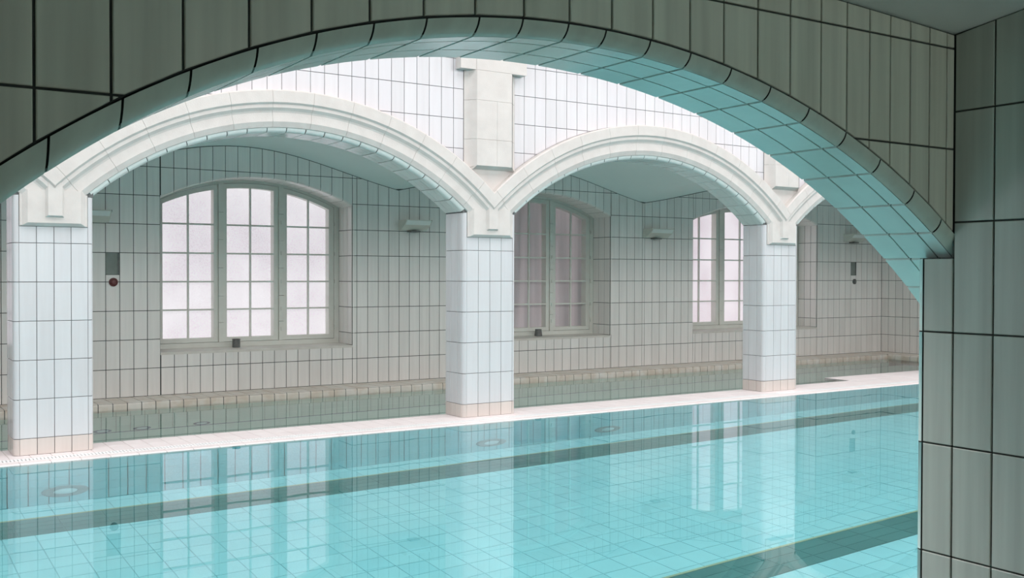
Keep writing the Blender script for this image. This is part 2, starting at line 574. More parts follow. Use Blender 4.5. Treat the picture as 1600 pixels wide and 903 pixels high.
for li, (a, b) in enumerate(LANES):
    n = 4 if li == 0 else 3
    ls = TileSink(floor, 'lane_tile', 'Z', ZF, 120, 'lane_tile', 0.008, 0.001)
    for j in range(n):
        x = -0.53
        while x < 14.5:
            poly, r = cell(x, x + 0.3, a + (b - a) * j / n, a + (b - a) * (j + 1) / n)
            cx, cy = project(x + .15, a, ZF + 0.8)
            ls.add(poly, r, 1.0 if -20 < cx < 1440 else 0.0)
            x += 0.3
    ls.build()
    box_obj('lane_bed', 'lane_tile', floor, -0.53, 14.5, a, b, ZF - 0.007, ZF - 0.004)
    box_obj('lane_edge', 'lane_edge', floor, -0.53, 14.5, b, b + 0.022, ZF - 0.004, ZF + 0.003)
# tiles of the pool's far wall
sink = TileSink(pwo, 'pool_wall', 'Y', POOL_Y, 300, 'tile', 0.008, 0.001)
zs = lin(ZF, ZD - 0.062, 5)
for j in range(5):
    x = -0.4
    while x < 13.5:
        poly, r = cell(x, x + 0.14, zs[j], zs[j + 1])
        cx, cy = project(x + .07, POOL_Y, -1.6)
        sink.add(poly, r, 1.0 if -20 < cx < 1440 else 0.0)
        x += 0.14
sink.build()
GAP = 0.0045

# ------------------------------------------------------------------ deck strip between pool and channel
deck = MB()
deck.box(XL, XR, POOL_Y + 0.03, DA2 - 0.01, ZD - 0.25, ZD - 0.006)
deck = deck.build('floor_deck', 'grout_pale'); deck['kind'] = 'structure'
GAP = 0.003
dsink = TileSink(deck, 'deck', 'Z', ZD, 300, 'tile', 0.012, 0.002)
DECK_B = DA2 - 0.005
x = -1.5
while x < 13.4:
    for (a, b) in ((8.462, 8.70), (8.70, DECK_B)):
        hid = any(p[0] - BR < x + .07 < p[1] + BR and b > DA + 0.05 for p in PIERS)
        poly, r = cell(x, x + 0.15, a, b)
        dsink.add(poly, r, 0.0 if hid else 1.0)
    x += 0.15
x = 0.04
while x < 13.4:
    poly, r = cell(x, x + 0.21, POOL_Y + 0.03, 8.352)
    dsink.add(poly, r, 1.0)
    x += 0.21
dsink.build()
# rounded kerb at the water's edge
x = 0.04
kn = 0
while x < 13.4:
    pts = [(POOL_Y + 0.03 - 0.03 * math.sin(t), ZD - 0.03 + 0.03 * math.cos(t)) for t in lin(0, PI / 2, 4)] + [(POOL_Y, ZD - 0.06)]
    V, F = [], []
    for xx in (x + 0.0015, x + 0.2085):
        V += [(xx, p[0], p[1]) for p in pts]
    n = len(pts)
    F = [(i, i + 1, n + i + 1, n + i) for i in range(n - 1)]
    key = ('kerb',)
    me = _cache.get(key)
    if me is None:
        me = mesh([(v[0] - x, v[1], v[2]) for v in V], F, 'kerb_tile'); _cache[key] = me
    o = link('kerb_tile', me, 'deck', deck, True)
    o.location = (x, 0, 0)
    x += 0.21; kn += 1
# overflow grating
gr = empty('gutter_grating', (6.0, 8.40, ZD))
tag(gr, 'white slatted overflow grating running along the pool edge in the pale deck', 'grating')
gm = MB()
x = -0.2
while x < 13.4:
    gm.box(x, x + 0.017, 8.360, 8.454, ZD - 0.018, ZD + 0.002)
    x += 0.026
o = gm.build('slat', 'grate', gr); o['kind'] = 'stuff'
box_obj('side_rail', 'grate', gr, -0.2, 13.4, 8.352, 8.360, ZD - 0.02, ZD + 0.001)
box_obj('side_rail', 'grate', gr, -0.2, 13.4, 8.454, 8.462, ZD - 0.02, ZD + 0.001)
# low platform at the end of the channel
pf = empty('step_platform', (12.4, 9.1, ZD))
tag(pf, 'pale tiled step platform at the end of the side channel', 'platform')
box_obj('body', 'grout_pale', pf, 11.20, 13.6, DA2 + 0.002, 9.36, ZD - 0.3, ZD - 0.006)
GAP = 0.003
for i in range(8):
    for (a, b) in ((DA2, 9.15), (9.15, 9.36)):
        poly, r = cell(11.2 + .3 * i, 11.5 + .3 * i, a, b)
        rect_tile(pf, 'deck', 'Z', 11.35 + .3 * i, (a + b) / 2, ZD, .3 - GAP, b - a - GAP, 0.012, 0.002)
GAP = 0.0045

# ------------------------------------------------------------------ channel basin
ch = MB()
ch.box(XL, XEND, DA2 - 0.02, DB, ZF - 0.15, ZF - 0.05)
cho = ch.build('floor_channel', 'channel_tile'); cho['kind'] = 'structure'
LEDGE_Y, LEDGE_Z = 11.05, -1.333
lw = MB()
lw.box(XL, XEND, LEDGE_Y + CORE, DB + 0.1, ZF - 0.15, LEDGE_Z - 0.006)
lwo = lw.build('wall_channel', 'grout'); lwo['kind'] = 'structure'
csink = TileSink(lwo, 'channel_tile', 'Y', LEDGE_Y, 300, 'tile', 0.008, 0.001)
off0 = 2.3597 - WB * 10
xx = off0
rows = [ZF - 0.05, -2.43, -2.08, -1.73, LEDGE_Z - 0.215]
while xx < XEND - 0.5:
    for j in range(4):
        poly, r = cell(xx, xx + WB, rows[j], rows[j + 1])
        cx, cy = project(xx, LEDGE_Y, -1.5)
        csink.add(poly, r, 1.0 if -20 < cx < 1440 else 0.0)
    xx += WB
csink.build()
box_obj('joint_line', 'blue_line', lwo, XL, XEND - .4, LEDGE_Y - 0.006, LEDGE_Y + 0.02, ZF - 0.055, ZF - 0.02)
# ledge of bullnose tiles under the window wall
lg = empty('trim_2', (6, DB, LEDGE_Z)); lg['kind'] = 'structure'
def ledge_piece(x0, x1, mats=('ledge',)):
    pts = [(DB - 0.002, LEDGE_Z)] + [(LEDGE_Y + 0.025 - 0.025 * math.sin(t), LEDGE_Z - 0.025 + 0.025 * math.cos(t)) for t in lin(0, PI / 2, 4)] + [(LEDGE_Y, LEDGE_Z - 0.212), (DB, LEDGE_Z - 0.212)]
    w = x1 - x0
    key = ('ledge', round(w, 4))
    me = _cache.get(key)
    if me is None:
        V = [(0, p[0], p[1]) for p in pts] + [(w, p[0], p[1]) for p in pts]
        n = len(pts)
        F = [(i, i + 1, n + i + 1, n + i) for i in range(n - 1)] + [tuple(range(n))[::-1], tuple(range(n, 2 * n))]
        me = mesh(V, F, 'ledge_tile'); _cache[key] = me
    o = link('ledge_tile', me, 'ledge', lg)
    o.location = (x0, 0, 0)
x = 2.3597 - WB * 16 - 0.03
while x < XEND - 0.55:
    ledge_piece(x + 0.0038, x + WB - 0.0038)
    x += WB
XE2 = x
# return of the ledge along the end wall
yy = LEDGE_Y
LX = XEND - 0.45
while yy > 9.4:
    pts = [(XEND, LEDGE_Z)] + [(LX + 0.025 - 0.025 * math.sin(t), LEDGE_Z - 0.025 + 0.025 * math.cos(t)) for t in lin(0, PI / 2, 4)] + [(LX, LEDGE_Z - 0.212)]
    V = [(p[0], yy - 0.002, p[1]) for p in pts] + [(p[0], yy - WB + 0.002, p[1]) for p in pts]
    n = len(pts)
    o = link('ledge_tile', mesh(V, [(i, n + i, n + i + 1, i + 1) for i in range(n - 1)]), 'ledge', lg)
    yy -= WB
o = link('ledge_tile', mesh([(XE2, LEDGE_Y, LEDGE_Z), (XEND, LEDGE_Y, LEDGE_Z), (XEND, DB, LEDGE_Z), (XE2, DB, LEDGE_Z), (XE2, LEDGE_Y, LEDGE_Z - .2), (XEND, LEDGE_Y, LEDGE_Z - .2)], [(0, 1, 2, 3), (0, 4, 5, 1)]), 'ledge', lg)

# ------------------------------------------------------------------ window wall
def A_of(x):
    """height of the aisle vault above its springing, along the wall"""
    c, half = 3.838, 1.996
    if x > 9.826:                      # the last bay is wider
        t = min(1.0, abs(x - 12.54) / 2.714)
    else:
        t = abs(((x - c + half) % (2 * half)) - half) / half
    return 0.406 * (0.5 * (1 - t * t) + 0.25 * (1 + math.cos(PI * t)))
def vault_wall(x): return 1.047 + A_of(x)

SILL = -0.862
def win_arch(c, hw):
    s = 1.11 - 0.827
    R = (hw * hw + s * s) / (2 * s)
    return lambda x, dr=0.0: 1.11 - R + math.sqrt(max(0, (R + dr) ** 2 - (x - c) ** 2))
WINS = [(-1.07, 1.21), (2.927, 5.209), (6.927, 9.209), (10.802, 13.588)]
def win_at(x):
    for a, b in WINS:
        if a < x < b: return (a, b)
ROWS_B = [LEDGE_Z] + [0.8504 - 0.3135 * k for k in range(6, -3, -1)]

wb = MB()
def near_wins(x): return None
cuts = [XL] + [e for w in WINS for e in w] + [XEND + 0.1]
for i in range(len(cuts) - 1):
    a, b = cuts[i], cuts[i + 1]
    y0 = DB + CORE
    if i % 2 == 0:
        strip_wall(wb, [a, b], const(ZF), const(2.2), y0, DB + 0.52)
    else:
        f = win_arch((a + b) / 2, (b - a) / 2)
        strip_wall(wb, [a, b], const(ZF), const(SILL - 0.02), y0, DB + 0.52)
        strip_wall(wb, lin(a, b, 24), lambda x: f(x) + 0.008, const(2.2), y0, DB + 0.52)
wall_back = wb.build('wall_back', 'grout'); wall_back['kind'] = 'structure'

NICHES = [(2.3597, 2.3597 + WB, -0.012, 0.2234), (10.418 + 28 * WB, 10.418 + 29 * WB, -0.0, 0.2234)]
GAP = 0.0068
bs = TileSink(wall_back, 'tile_aisle', 'Y', DB, 300)
cols = []
x = 2.3597 - WB * 24
while x < 5.19: cols.append(x); x += WB
x = 5.843 - 4 * WB
while x < 6.9: cols.append(x); x += WB
x = 7.6468 - WB * 5
while x < 9.82: cols.append(x); x += WB
x = 10.418 - 4 * WB
while x < XEND: cols.append(x); x += WB
cols.append(XEND)
for i in range(len(cols) - 1):
    x0, x1 = cols[i], cols[i + 1]
    parts = []
    es = [x0] + sorted(e for w in WINS for e in w if x0 < e < x1) + [x1]
    for a, b in zip(es[:-1], es[1:]):
        w = win_at((a + b) / 2)
        for j in range(len(ROWS_B) - 1):
            z0, z1 = ROWS_B[j], ROWS_B[j + 1]
            cx, cy = project((a + b) / 2, DB, (z0 + z1) / 2)
            vis = 1.0 if (-5 < cx < 14 or 147 < cx < 700 or 803 < cx < 1160 or 1244 < cx < 1432) else 0.0
            nic = [n for n in NICHES if abs(n[0] - x0) < 0.03 and z0 < n[3] - 0.05 and z1 > n[2] + 0.05]
            if nic:
                z1 = nic[0][2]
                if z1 - z0 < 0.03: continue
            if w is None:
                p, r = cell(a, b, z0, z1, None, vault_wall)
                bs.add(p, r, vis)
            else:
                f = win_arch((w[0] + w[1]) / 2, (w[1] - w[0]) / 2)
                if z0 < SILL:
                    p, r = cell(a, b, z0, min(z1, SILL - 0.004), None, vault_wall)
                    bs.add(p, r, vis)
                if z1 > 0.8:
                    p, r = cell(a, b, max(z0, SILL), z1, lambda x: f(x) + 0.012, vault_wall)
                    bs.add(p, r, vis)
bs.build()
for k, n in enumerate(NICHES):
    o = MB()
    x0, x1, z0, z1 = n
    x0 += .003; x1 -= .003
    y0, y1 = DB - 0.002, DB + 0.0065
    nn = empty('wall_niche', ((x0 + x1) / 2, DB, z0))
    tag(nn, ['small dark recess in the tiles above the maroon button', 'small dark recess in the tiles near the far corner of the aisle'][k], 'niche')
    box_obj('back_plate', 'niche', nn, x0, x1, y1 - 0.001, y1, z0 + .002, z1 - .002)
    box_obj('side_strip', 'metal', nn, x1 - 0.016, x1, y0, y1, z0 + .002, z1 - .002)

# window reveals: right-hand jamb, arched head and sill of each window
for wi, (a, b) in enumerate(WINS):
    f = win_arch((a + b) / 2, (b - a) / 2)
    if wi > 0:
        # rounded jamb edge and two jamb columns per row
        js = TileSink(wall_back, 'tile_aisle', 'X', b - 0.004, 60, 'jamb_tile', 0.012)
        rr = [SILL] + [z for z in ROWS_B if SILL + .03 < z < 0.80] + [f(b) + 0.004]
        for z0, z1 in zip(rr[:-1], rr[1:]):
            for (y0, y1) in ((DB + 0.028, DB + 0.14), (DB + 0.14, DB + 0.27), (DB + 0.27, DB + 0.40)):
                p, r = cell(y0, y1, z0, z1)
                js.add(p, r)
            V, F = [], []
            n = 5
            for z in (z0 + .002, z1 - .002):
                V += [(b - 0.004 + 0.03 * (1 - math.cos(t)), DB + 0.03 - 0.03 * math.sin(t), z) for t in lin(0, PI / 2, n)]
            F = [(i, i + 1, n + 2 + i, n + 1 + i) for i in range(n)]
            link('jamb_edge', mesh(V, F), 'tile_aisle', wall_back, True)
        js.build()
    # arched head: rounded tiles following the wall columns
    hs = [a] + [c for c in cols if a + .03 < c < b - .03] + [b]
    for x0, x1 in zip(hs[:-1], hs[1:]):
        cx, cy = project((x0 + x1) / 2, DB, 1)
        if wi == 0 and x0 < 0.0: continue
        V, F = [], []
        prof = [(DB + 0.03 - 0.03 * math.sin(t), 0.03 * (1 - math.cos(t))) for t in lin(PI / 2, 0, 4)] + [(DB + 0.40, 0.0)]
        n = len(prof)
        for x in (x0 + .002, (x0 + x1) / 2, x1 - .002):
            V += [(x, q[0], f(x) + q[1] - 0.004) for q in prof]
        F = [(i + n * k, i + 1 + n * k, n * k + n + i + 1, n * k + n + i) for k in (0, 1) for i in range(n - 1)]
        link('head_tile', mesh(V, F), 'tile_aisle', wall_back, True)
    # sill
    sl = MB()
    sl.add([(a, DB - 0.002, SILL - 0.004), (b, DB - 0.002, SILL - 0.004), (b, DB + 0.42, SILL + 0.008), (a, DB + 0.42, SILL + 0.008),
            (a, DB - 0.002, SILL - 0.03), (b, DB - 0.002, SILL - 0.03)], [(0, 1, 2, 3), (0, 4, 5, 1)])
    sl.build('sill', 'sill', wall_back)

# ------------------------------------------------------------------ windows
WIN_LABEL = []
def make_window(idx, a, b, glass):
    w = empty('window_%d' % idx, ((a + b) / 2, DB + 0.40, SILL)); w['kind'] = 'structure'
    sc = (b - a) / 2.282
    X = lambda v: a + (v - 2.927) * sc
    Y0 = DB + 0.40
    f = win_arch((a + b) / 2, (b - a) / 2)
    top = lambda d: (lambda x: f(x) - d)
    def bar(x0, x1, lo, hi, y0, y1, name, parent, mat='frame', n=6):
        mb = MB()
        strip_wall(mb, lin(x0, x1, n), lo, hi, y0, y1)
        return mb.build(name, mat, parent)
    zb = SILL + 0.006
    # fixed outer frame
    bar(X(2.927), X(2.990), const(zb), top(0.0), Y0, Y0 + 0.11, 'frame_post', w, n=1)
    bar(X(5.142), X(5.206), const(zb), top(0.0), Y0, Y0 + 0.11, 'frame_post', w, n=1)
    bar(X(2.990), X(5.142), const(zb), const(-0.800), Y0, Y0 + 0.11, 'frame_rail', w, n=1)
    bar(X(2.990), X(5.142), top(0.034), top(0.0), Y0, Y0 + 0.11, 'frame_head', w, n=20)
    for (x0, x1) in ((3.6925, 3.7495), (4.4245, 4.4845)):
        zz = [-0.80, -0.57, -0.26, 0.07, 0.40, 0.72, 2]
        for z0, z1 in zip(zz[:-1], zz[1:]):
            if z1 > 1:
                bar(X(x0), X(x1), const(z0 + .002), top(0.030), Y0 - 0.012, Y0 + 0.1, 'mullion_block', w, n=2)
            else:
                box_obj('mullion_block', 'frame', w, X(x0), X(x1), Y0 - 0.012, Y0 + 0.1, z0 + .002, z1 - .002)
    bars_z = [0.573, 0.238, -0.092, -0.417]
    LEAVES = [(2.994, 3.689, 3.055, 3.640, 3.344), (3.753, 4.421, 3.793, 4.365, 4.078), (4.488, 5.139, 4.530, 5.074, 4.805)]
    for li, (x0, x1, g0, g1, xm) in enumerate(LEAVES):
        c = empty('casement', (X((x0 + x1) / 2), Y0, -0.8)); c.parent = w
        c.matrix_parent_inverse = Matrix.Translation(-w.location)
        yf, yb = Y0 + 0.004, Y0 + 0.125
        bar(X(x0), X(g0), const(-0.796), top(0.038), yf, yb, 'stile', c, n=2)
        bar(X(g1), X(x1), const(-0.796), top(0.038), yf, yb, 'stile', c, n=2)
        bar(X(g0), X(g1), const(-0.796), const(-0.745), yf, yb, 'bottom_rail', c, n=1)
        bar(X(g0), X(g1), top(0.094), top(0.038), yf, yb, 'top_rail', c, n=8)
        bar(X(xm) - 0.010, X(xm) + 0.010, const(-0.745), top(0.094), yf + 0.002, yf + 0.03, 'muntin', c, n=2)
        for z in bars_z:
            for p0, p1 in ((g0, xm - 0.010 / sc), (xm + 0.010 / sc, g1)):
                box_obj('muntin', 'frame', c, X(p0), X(p1), yf + 0.004, yf + 0.028, z - 0.010, z + 0.010)
        zz = [-0.745] + bars_z[::-1] + [None]
        for p0, p1 in ((g0, xm), (xm, g1)):
            for j in range(5):
                if zz[j + 1] is None:
                    o = bar(X(p0), X(p1), const(zz[j]), top(0.090), yb - 0.012, yb - 0.006, 'pane', c, glass, 6)
                else:
                    o = box_obj('pane', glass, c, X(p0), X(p1), yb - 0.012, yb - 0.006, zz[j], zz[j + 1])
    # hinges on the posts
    for xh in ((4.455, 5.150) if idx != 1 else (5.150,)):
        for z in (0.62, 0.25, -0.09, -0.42, -0.66):
            box_obj('hinge', 'frame', w, X(xh) - 0.008, X(xh) + 0.008, Y0 - 0.026, Y0, z - 0.022, z + 0.022)
    return w
GL = ['frost_pink', 'frost_bright', 'frost_dim', 'frost_pink']
for i, (a, b) in enumerate(WINS):
    make_window(i + 1, a, b, GL[i])

# ------------------------------------------------------------------ end wall of the aisle
we = box_obj('wall_end', 'grout', None, XEND + CORE, XEND + 0.3, DA2, DB + 0.1, ZF, 2.2); we['kind'] = 'structure'
GAP = 0.0068
es = TileSink(we, 'tile_aisle', 'X', XEND, 200)
y1 = DB
while y1 > 9.2:
    y0 = y1 - WB
    for j in range(len(ROWS_B) - 1):
        p, r = cell(y0, y1, ROWS_B[j], ROWS_B[j + 1])
        cx, cy = project(XEND, (y0 + y1) / 2, (ROWS_B[j] + ROWS_B[j + 1]) / 2)
        es.add(p, r, 1.0 if cx < 1436 else 0.0)
    y1 = y0
es.build()
GAP = 0.0045

# ------------------------------------------------------------------ aisle vault
def vault(x, y):
    t = (y - (DB + DA2) / 2) / ((DB - DA2) / 2)
    return vault_wall(x) + 0.24 * (1 - min(1, t * t))
xs = lin(XL, XEND + 0.2, 180); ysv = lin(DA2 - 0.02, DB + 0.02, 16)
V = [(x, y, vault(x, y)) for x in xs for y in ysv]
n = len(ysv)
F = [(i * n + j, i * n + j + 1, (i + 1) * n + j + 1, (i + 1) * n + j) for i in range(len(xs) - 1) for j in range(n - 1)]
o = link('ceiling_aisle', mesh(V, F), 'plaster', None, True); o['kind'] = 'structure'

# ------------------------------------------------------------------ arcade wall
aw = MB()
segs = []
bounds = [P0] + PIERS + [P4]
ybk = DA + CORE
strip_wall(aw, [XL, P0[0] - BR], const(ZD), const(ROOF), ybk, DA2)
for i, p in enumerate(bounds):
    strip_wall(aw, [p[0] - BR + 0.0, p[1] + BR], const(0.6), const(ROOF), ybk, DA2)
    if i in (0, 4):
        strip_wall(aw, [p[0] - BR, p[1] + BR], const(ZD), const(0.6), ybk, DA2)
for i, a in enumerate(ARCHES):
    x0, x1 = bounds[i][1] + BR, bounds[i + 1][0] - BR
    strip_wall(aw, lin(x0, x1, 40), lambda x, a=a: arc_z(a, CORE)(x) if arc_z(a, CORE)(x) > 0 else 0.6, const(ROOF), ybk + BR, DA2)
    strip_wall(aw, lin(x0 - 0.03, x1 + 0.03, 40), lambda x, a=a: max(0.6, arc_z(a, BR + 0.01)(x)), const(ROOF), ybk, ybk + BR + 0.01)
_a4 = arch_of(P4[1] + BR, P4[1] + BR + 3.6, 1.25)  # unseen half arch, opened to let light onto the aisle's end wall
strip_wall(aw, lin(P4[1] + BR, XEND, 16), lambda x: arc_z(_a4)(x), const(ROOF), ybk, DA2)
strip_wall(aw, [XEND, XR], const(ZD), const(ROOF), ybk, DA2)
wall_arcade = aw.build('wall_arcade', 'grout_mid'); wall_arcade['kind'] = 'structure'

def extr(x):
    return max(arc_z(a, STONE)(x) for a in ARCHES)
CORB = [(5.053, 5.640), (9.185, 9.772)]
ROWS_S = [0.930, 1.217, 1.504, 1.790, 2.077, 2.365]
ss = TileSink(wall_arcade, 'tile', 'Y', DA, 300)
def spandrel(xa, xb, off):
    x = off + WA * math.floor((xa - off) / WA)
    while x < xb:
        a, b = max(x, xa), min(x + WA, xb)
        if b - a > 0.008:
            for j in range(len(ROWS_S) - 1):
                p, r = cell(a, b, ROWS_S[j], ROWS_S[j + 1], lambda q: extr(q) + 0.0)
                ss.add(p, r)
        x += WA
spandrel(-0.6, CORB[0][0], 3.088)
spandrel(CORB[0][1], CORB[1][0], 5.6273)
spandrel(CORB[1][1], 10.6, 9.772)
ss.build()
box_obj('upper_facing', 'tile', wall_arcade, XL, XR, DA - 0.001, DA + 0.02, 2.367, ROOF)

# soffit tiles of each arch
for ai, a in enumerate(ARCHES):
    c, cz, R = a
    half = math.asin(min(1, ((bounds[ai + 1][0] - bounds[ai][1]) / 2 - BR) / R))
    nseg = 21
    for k in range(nseg):
        t0, t1 = -half + 2 * half * k / nseg, -half + 2 * half * (k + 1) / nseg
        xm = c + R * math.sin((t0 + t1) / 2)
        if xm < -0.6 or xm > 12.6: continue
        g = 0.0034 / R
        for (y0, y1) in ((DA + BR, 8.712), (8.712, 8.841), (8.841, DA2)):
            P = [(c + R * math.sin(t), y, cz + R * math.cos(t)) for t, y in ((t0 + g, y0 + .002), (t1 - g, y0 + .002), (t1 - g, y1 - .002), (t0 + g, y1 - .002))]
            slab('soffit_tile', P, (-math.sin((t0 + t1) / 2), 0, -math.cos((t0 + t1) / 2)), 'tile_soffit', wall_arcade, 0.008, 0.001)
        # rounded edge tile
        V, F = [], []
        nq = 5
        for t in (t0 + g, (t0 + t1) / 2, t1 - g):
            for q in lin(0, PI / 2, nq):
                r = R + BR * (1 - math.cos(q)); y = DA + BR - BR * math.sin(q)
                V.append((c + r * math.sin(t), y, cz + r * math.cos(t)))
        m = nq + 1
        F = [(i + m * s, i + 1 + m * s, m * s + m + i + 1, m * s + m + i) for s in (0, 1) for i in range(nq)]
        link('edge_tile', mesh(V, F), 'tile_soffit', wall_arcade, True)

# ------------------------------------------------------------------ stone arch mouldings
PROF = [(BR - 0.004, -0.004), (BR, 0.012), (0.088, 0.036), (0.165, 0.036), (0.180, 0.042), (0.205, 0.066), (0.232, 0.066), (0.248, 0.086), (0.346, 0.088), (STONE, 0.076), (STONE, -0.006)]
ARCH_LABEL = ['white stone arch moulding rising left of the leftmost pillar', 'wide white stone arch over the bright three-part window',
              'white stone arch spanning the dim grey window in the middle', 'white stone arch beginning beside the narrowest pillar, cut off by the dark arch']
def cut(bm, co, no):
    bmesh.ops.bisect_plane(bm, geom=bm.verts[:] + bm.edges[:] + bm.faces[:], plane_co=co, plane_no=no, clear_outer=True)
for ai, a in enumerate(ARCHES):
    c, cz, R = a
    xl = (bounds[ai][0] + bounds[ai][1]) / 2 + (0.0 if ai else 0)
    xr = (bounds[ai + 1][0] + bounds[ai + 1][1]) / 2
    root = empty('stone_arch', (c, DA, cz + R))
    tag(root, ARCH_LABEL[ai], 'arch', 'stone arches of the arcade')
    step = 0.131
    nst = int(math.ceil(0.92 / step))
    for k in range(-nst, nst):
        t0, t1 = (k + 0.35) * step, (k + 1.35) * step
        xm = c + (R + .2) * math.sin((t0 + t1) / 2)
        if xm < -0.6 or xm > 12.6: continue
        g = 0.0009 / R
        bm = bmesh.new()
        rings = []
        for t in lin(t0 + g, t1 - g, 3):
            rings.append([bm.verts.new((c + (R + r) * math.sin(t), DA - out, cz + (R + r) * math.cos(t))) for r, out in PROF])
        for s in range(3):
            for i in range(len(PROF) - 1):
                bm.faces.new((rings[s][i], rings[s][i + 1], rings[s + 1][i + 1], rings[s + 1][i]))
        bm.faces.new(rings[0]); bm.faces.new(rings[3][::-1])
        cut(bm, (0, 0, 0.605), (0, 0, -1))
        cut(bm, (xl, 0, 0), (-1, 0, 0))
        cut(bm, (xr, 0, 0), (1, 0, 0))
        if not bm.faces:
            bm.free(); continue
        bmesh.ops.recalc_face_normals(bm, faces=bm.faces)
        me = bpy.data.meshes.new('voussoir'); bm.to_mesh(me); bm.free()
        link('voussoir', me, 'stone', root)

# ------------------------------------------------------------------ pillars
PIL_LABEL = ['widest white tiled pillar at the left end of the pool edge', 'white tiled pillar between the bright and the dim window, middle of three',
             'narrowest white tiled pillar, farthest along the pool edge']
CAP_LABEL = ['stepped white stone capital on the widest pillar', 'stepped white stone capital on the middle pillar', 'stepped white stone capital on the narrowest pillar']
ROWS_P = [ZD, -1.267, -0.967, -0.667, -0.367, -0.067, 0.233, 0.60]
for pi_, (x0, x1) in enumerate(PIERS):
    p = empty('tiled_pillar', ((x0 + x1) / 2, (DA + DA2) / 2, ZD))
    tag(p, PIL_LABEL[pi_], 'pillar', 'pillars of the arcade', 'thing')
    a0, a1 = x0 - BR, x1 + BR
    body = MB().box(a0 + CORE, a1 - CORE, DA + BR, DA2 - CORE, ZD, 0.6).box(x0, x1, DA + CORE, DA + BR + .01, ZD, 0.6)
    body.build('core', 'grout_mid', p)
    w4 = (x1 - x0) / 4
    for j in range(len(ROWS_P) - 1):
        z0, z1 = ROWS_P[j], ROWS_P[j + 1]
        mat = 'tile_base' if j == 0 else 'tile_pillar'
        nm = 'base_tile' if j == 0 else 'tile'
        zt = 0.362 if j == len(ROWS_P) - 2 else z1
        for k in range(4):
            rect_tile(p, mat, 'Y', x0 + w4 * (k + .5), (z0 + zt) / 2, DA, w4 - GAP, zt - z0 - GAP, name=nm)
        for (y0, y1) in ((DA + BR, 8.712), (8.712, 8.841), (8.841, DA2)):
            rect_tile(p, mat, 'X', (y0 + y1) / 2, (z0 + z1) / 2, a0, y1 - y0 - GAP, z1 - z0 - GAP, name=nm)
            rect_tile(p, mat, 'XP', (y0 + y1) / 2, (z0 + z1) / 2, a1, y1 - y0 - GAP, z1 - z0 - GAP, name=nm)
        for s in (-1, 1):
            key = ('bull', s, round(z1 - z0, 4), mat)
            me = _cache.get(key)
            if me is None:
                V = []
                nq = 6
                h = (z1 - z0 - GAP) / 2
                for z in (-h, h):
                    for q in lin(0, PI / 2, nq):
                        V.append((s * (BR - 0.002) * math.sin(q), BR - BR * math.cos(q), z))
                m = nq + 1
                me = mesh(V, [(i, i + 1, m + i + 1, m + i) for i in range(nq)], 'corner_tile')
                _cache[key] = me
            o = link('base_corner_tile' if j == 0 else 'corner_tile', me, mat, p, True)
            o.location = (x0 if s < 0 else x1, DA, (z0 + z1) / 2)
    # stone capital
    cp = empty('stone_capital', ((x0 + x1) / 2, DA, 0.36))
    tag(cp, CAP_LABEL[pi_], 'capital', 'stone capitals of the pillars')
    def frustum(x0, x1, z0, z1, ch_x, ch_z, out0, out1):
        v = [(x0, DA - out0, z0), (x1, DA - out0, z0), (x1, DA - out0, z1), (x0, DA - out0, z1),
             (x0 + ch_x, DA - out1, z0 + ch_z), (x1 - ch_x, DA - out1, z0 + ch_z), (x1 - ch_x, DA - out1, z1), (x0 + ch_x, DA - out1, z1),
             (x0, DA + .004, z0), (x1, DA + .004, z0), (x1, DA + .004, z1), (x0, DA + .004, z1)]
        f = [(4, 5, 6, 7), (0, 1, 5, 4), (1, 2, 6, 5), (2, 3, 7, 6), (3, 0, 4, 7), (8, 9, 1, 0), (9, 10, 2, 1), (10, 11, 3, 2), (11, 8, 0, 3)]
        return MB().add(v, f)
    frustum(x0 + 0.004, x1 - 0.004, 0.362, 0.612, 0.006, 0.006, 0.006, 0.012).build('back_plate', 'stone', cp)
    frustum(x0 + 0.022, x1 - 0.022, 0.366, 0.640, 0.036, 0.022, 0.014, 0.042).build('block', 'stone', cp)
    xc = (x0 + x1) / 2
    frustum(xc - 0.068, xc + 0.068, 0.432, 0.70, 0.018, 0.012, 0.040, 0.070).build('pendant', 'stone', cp)

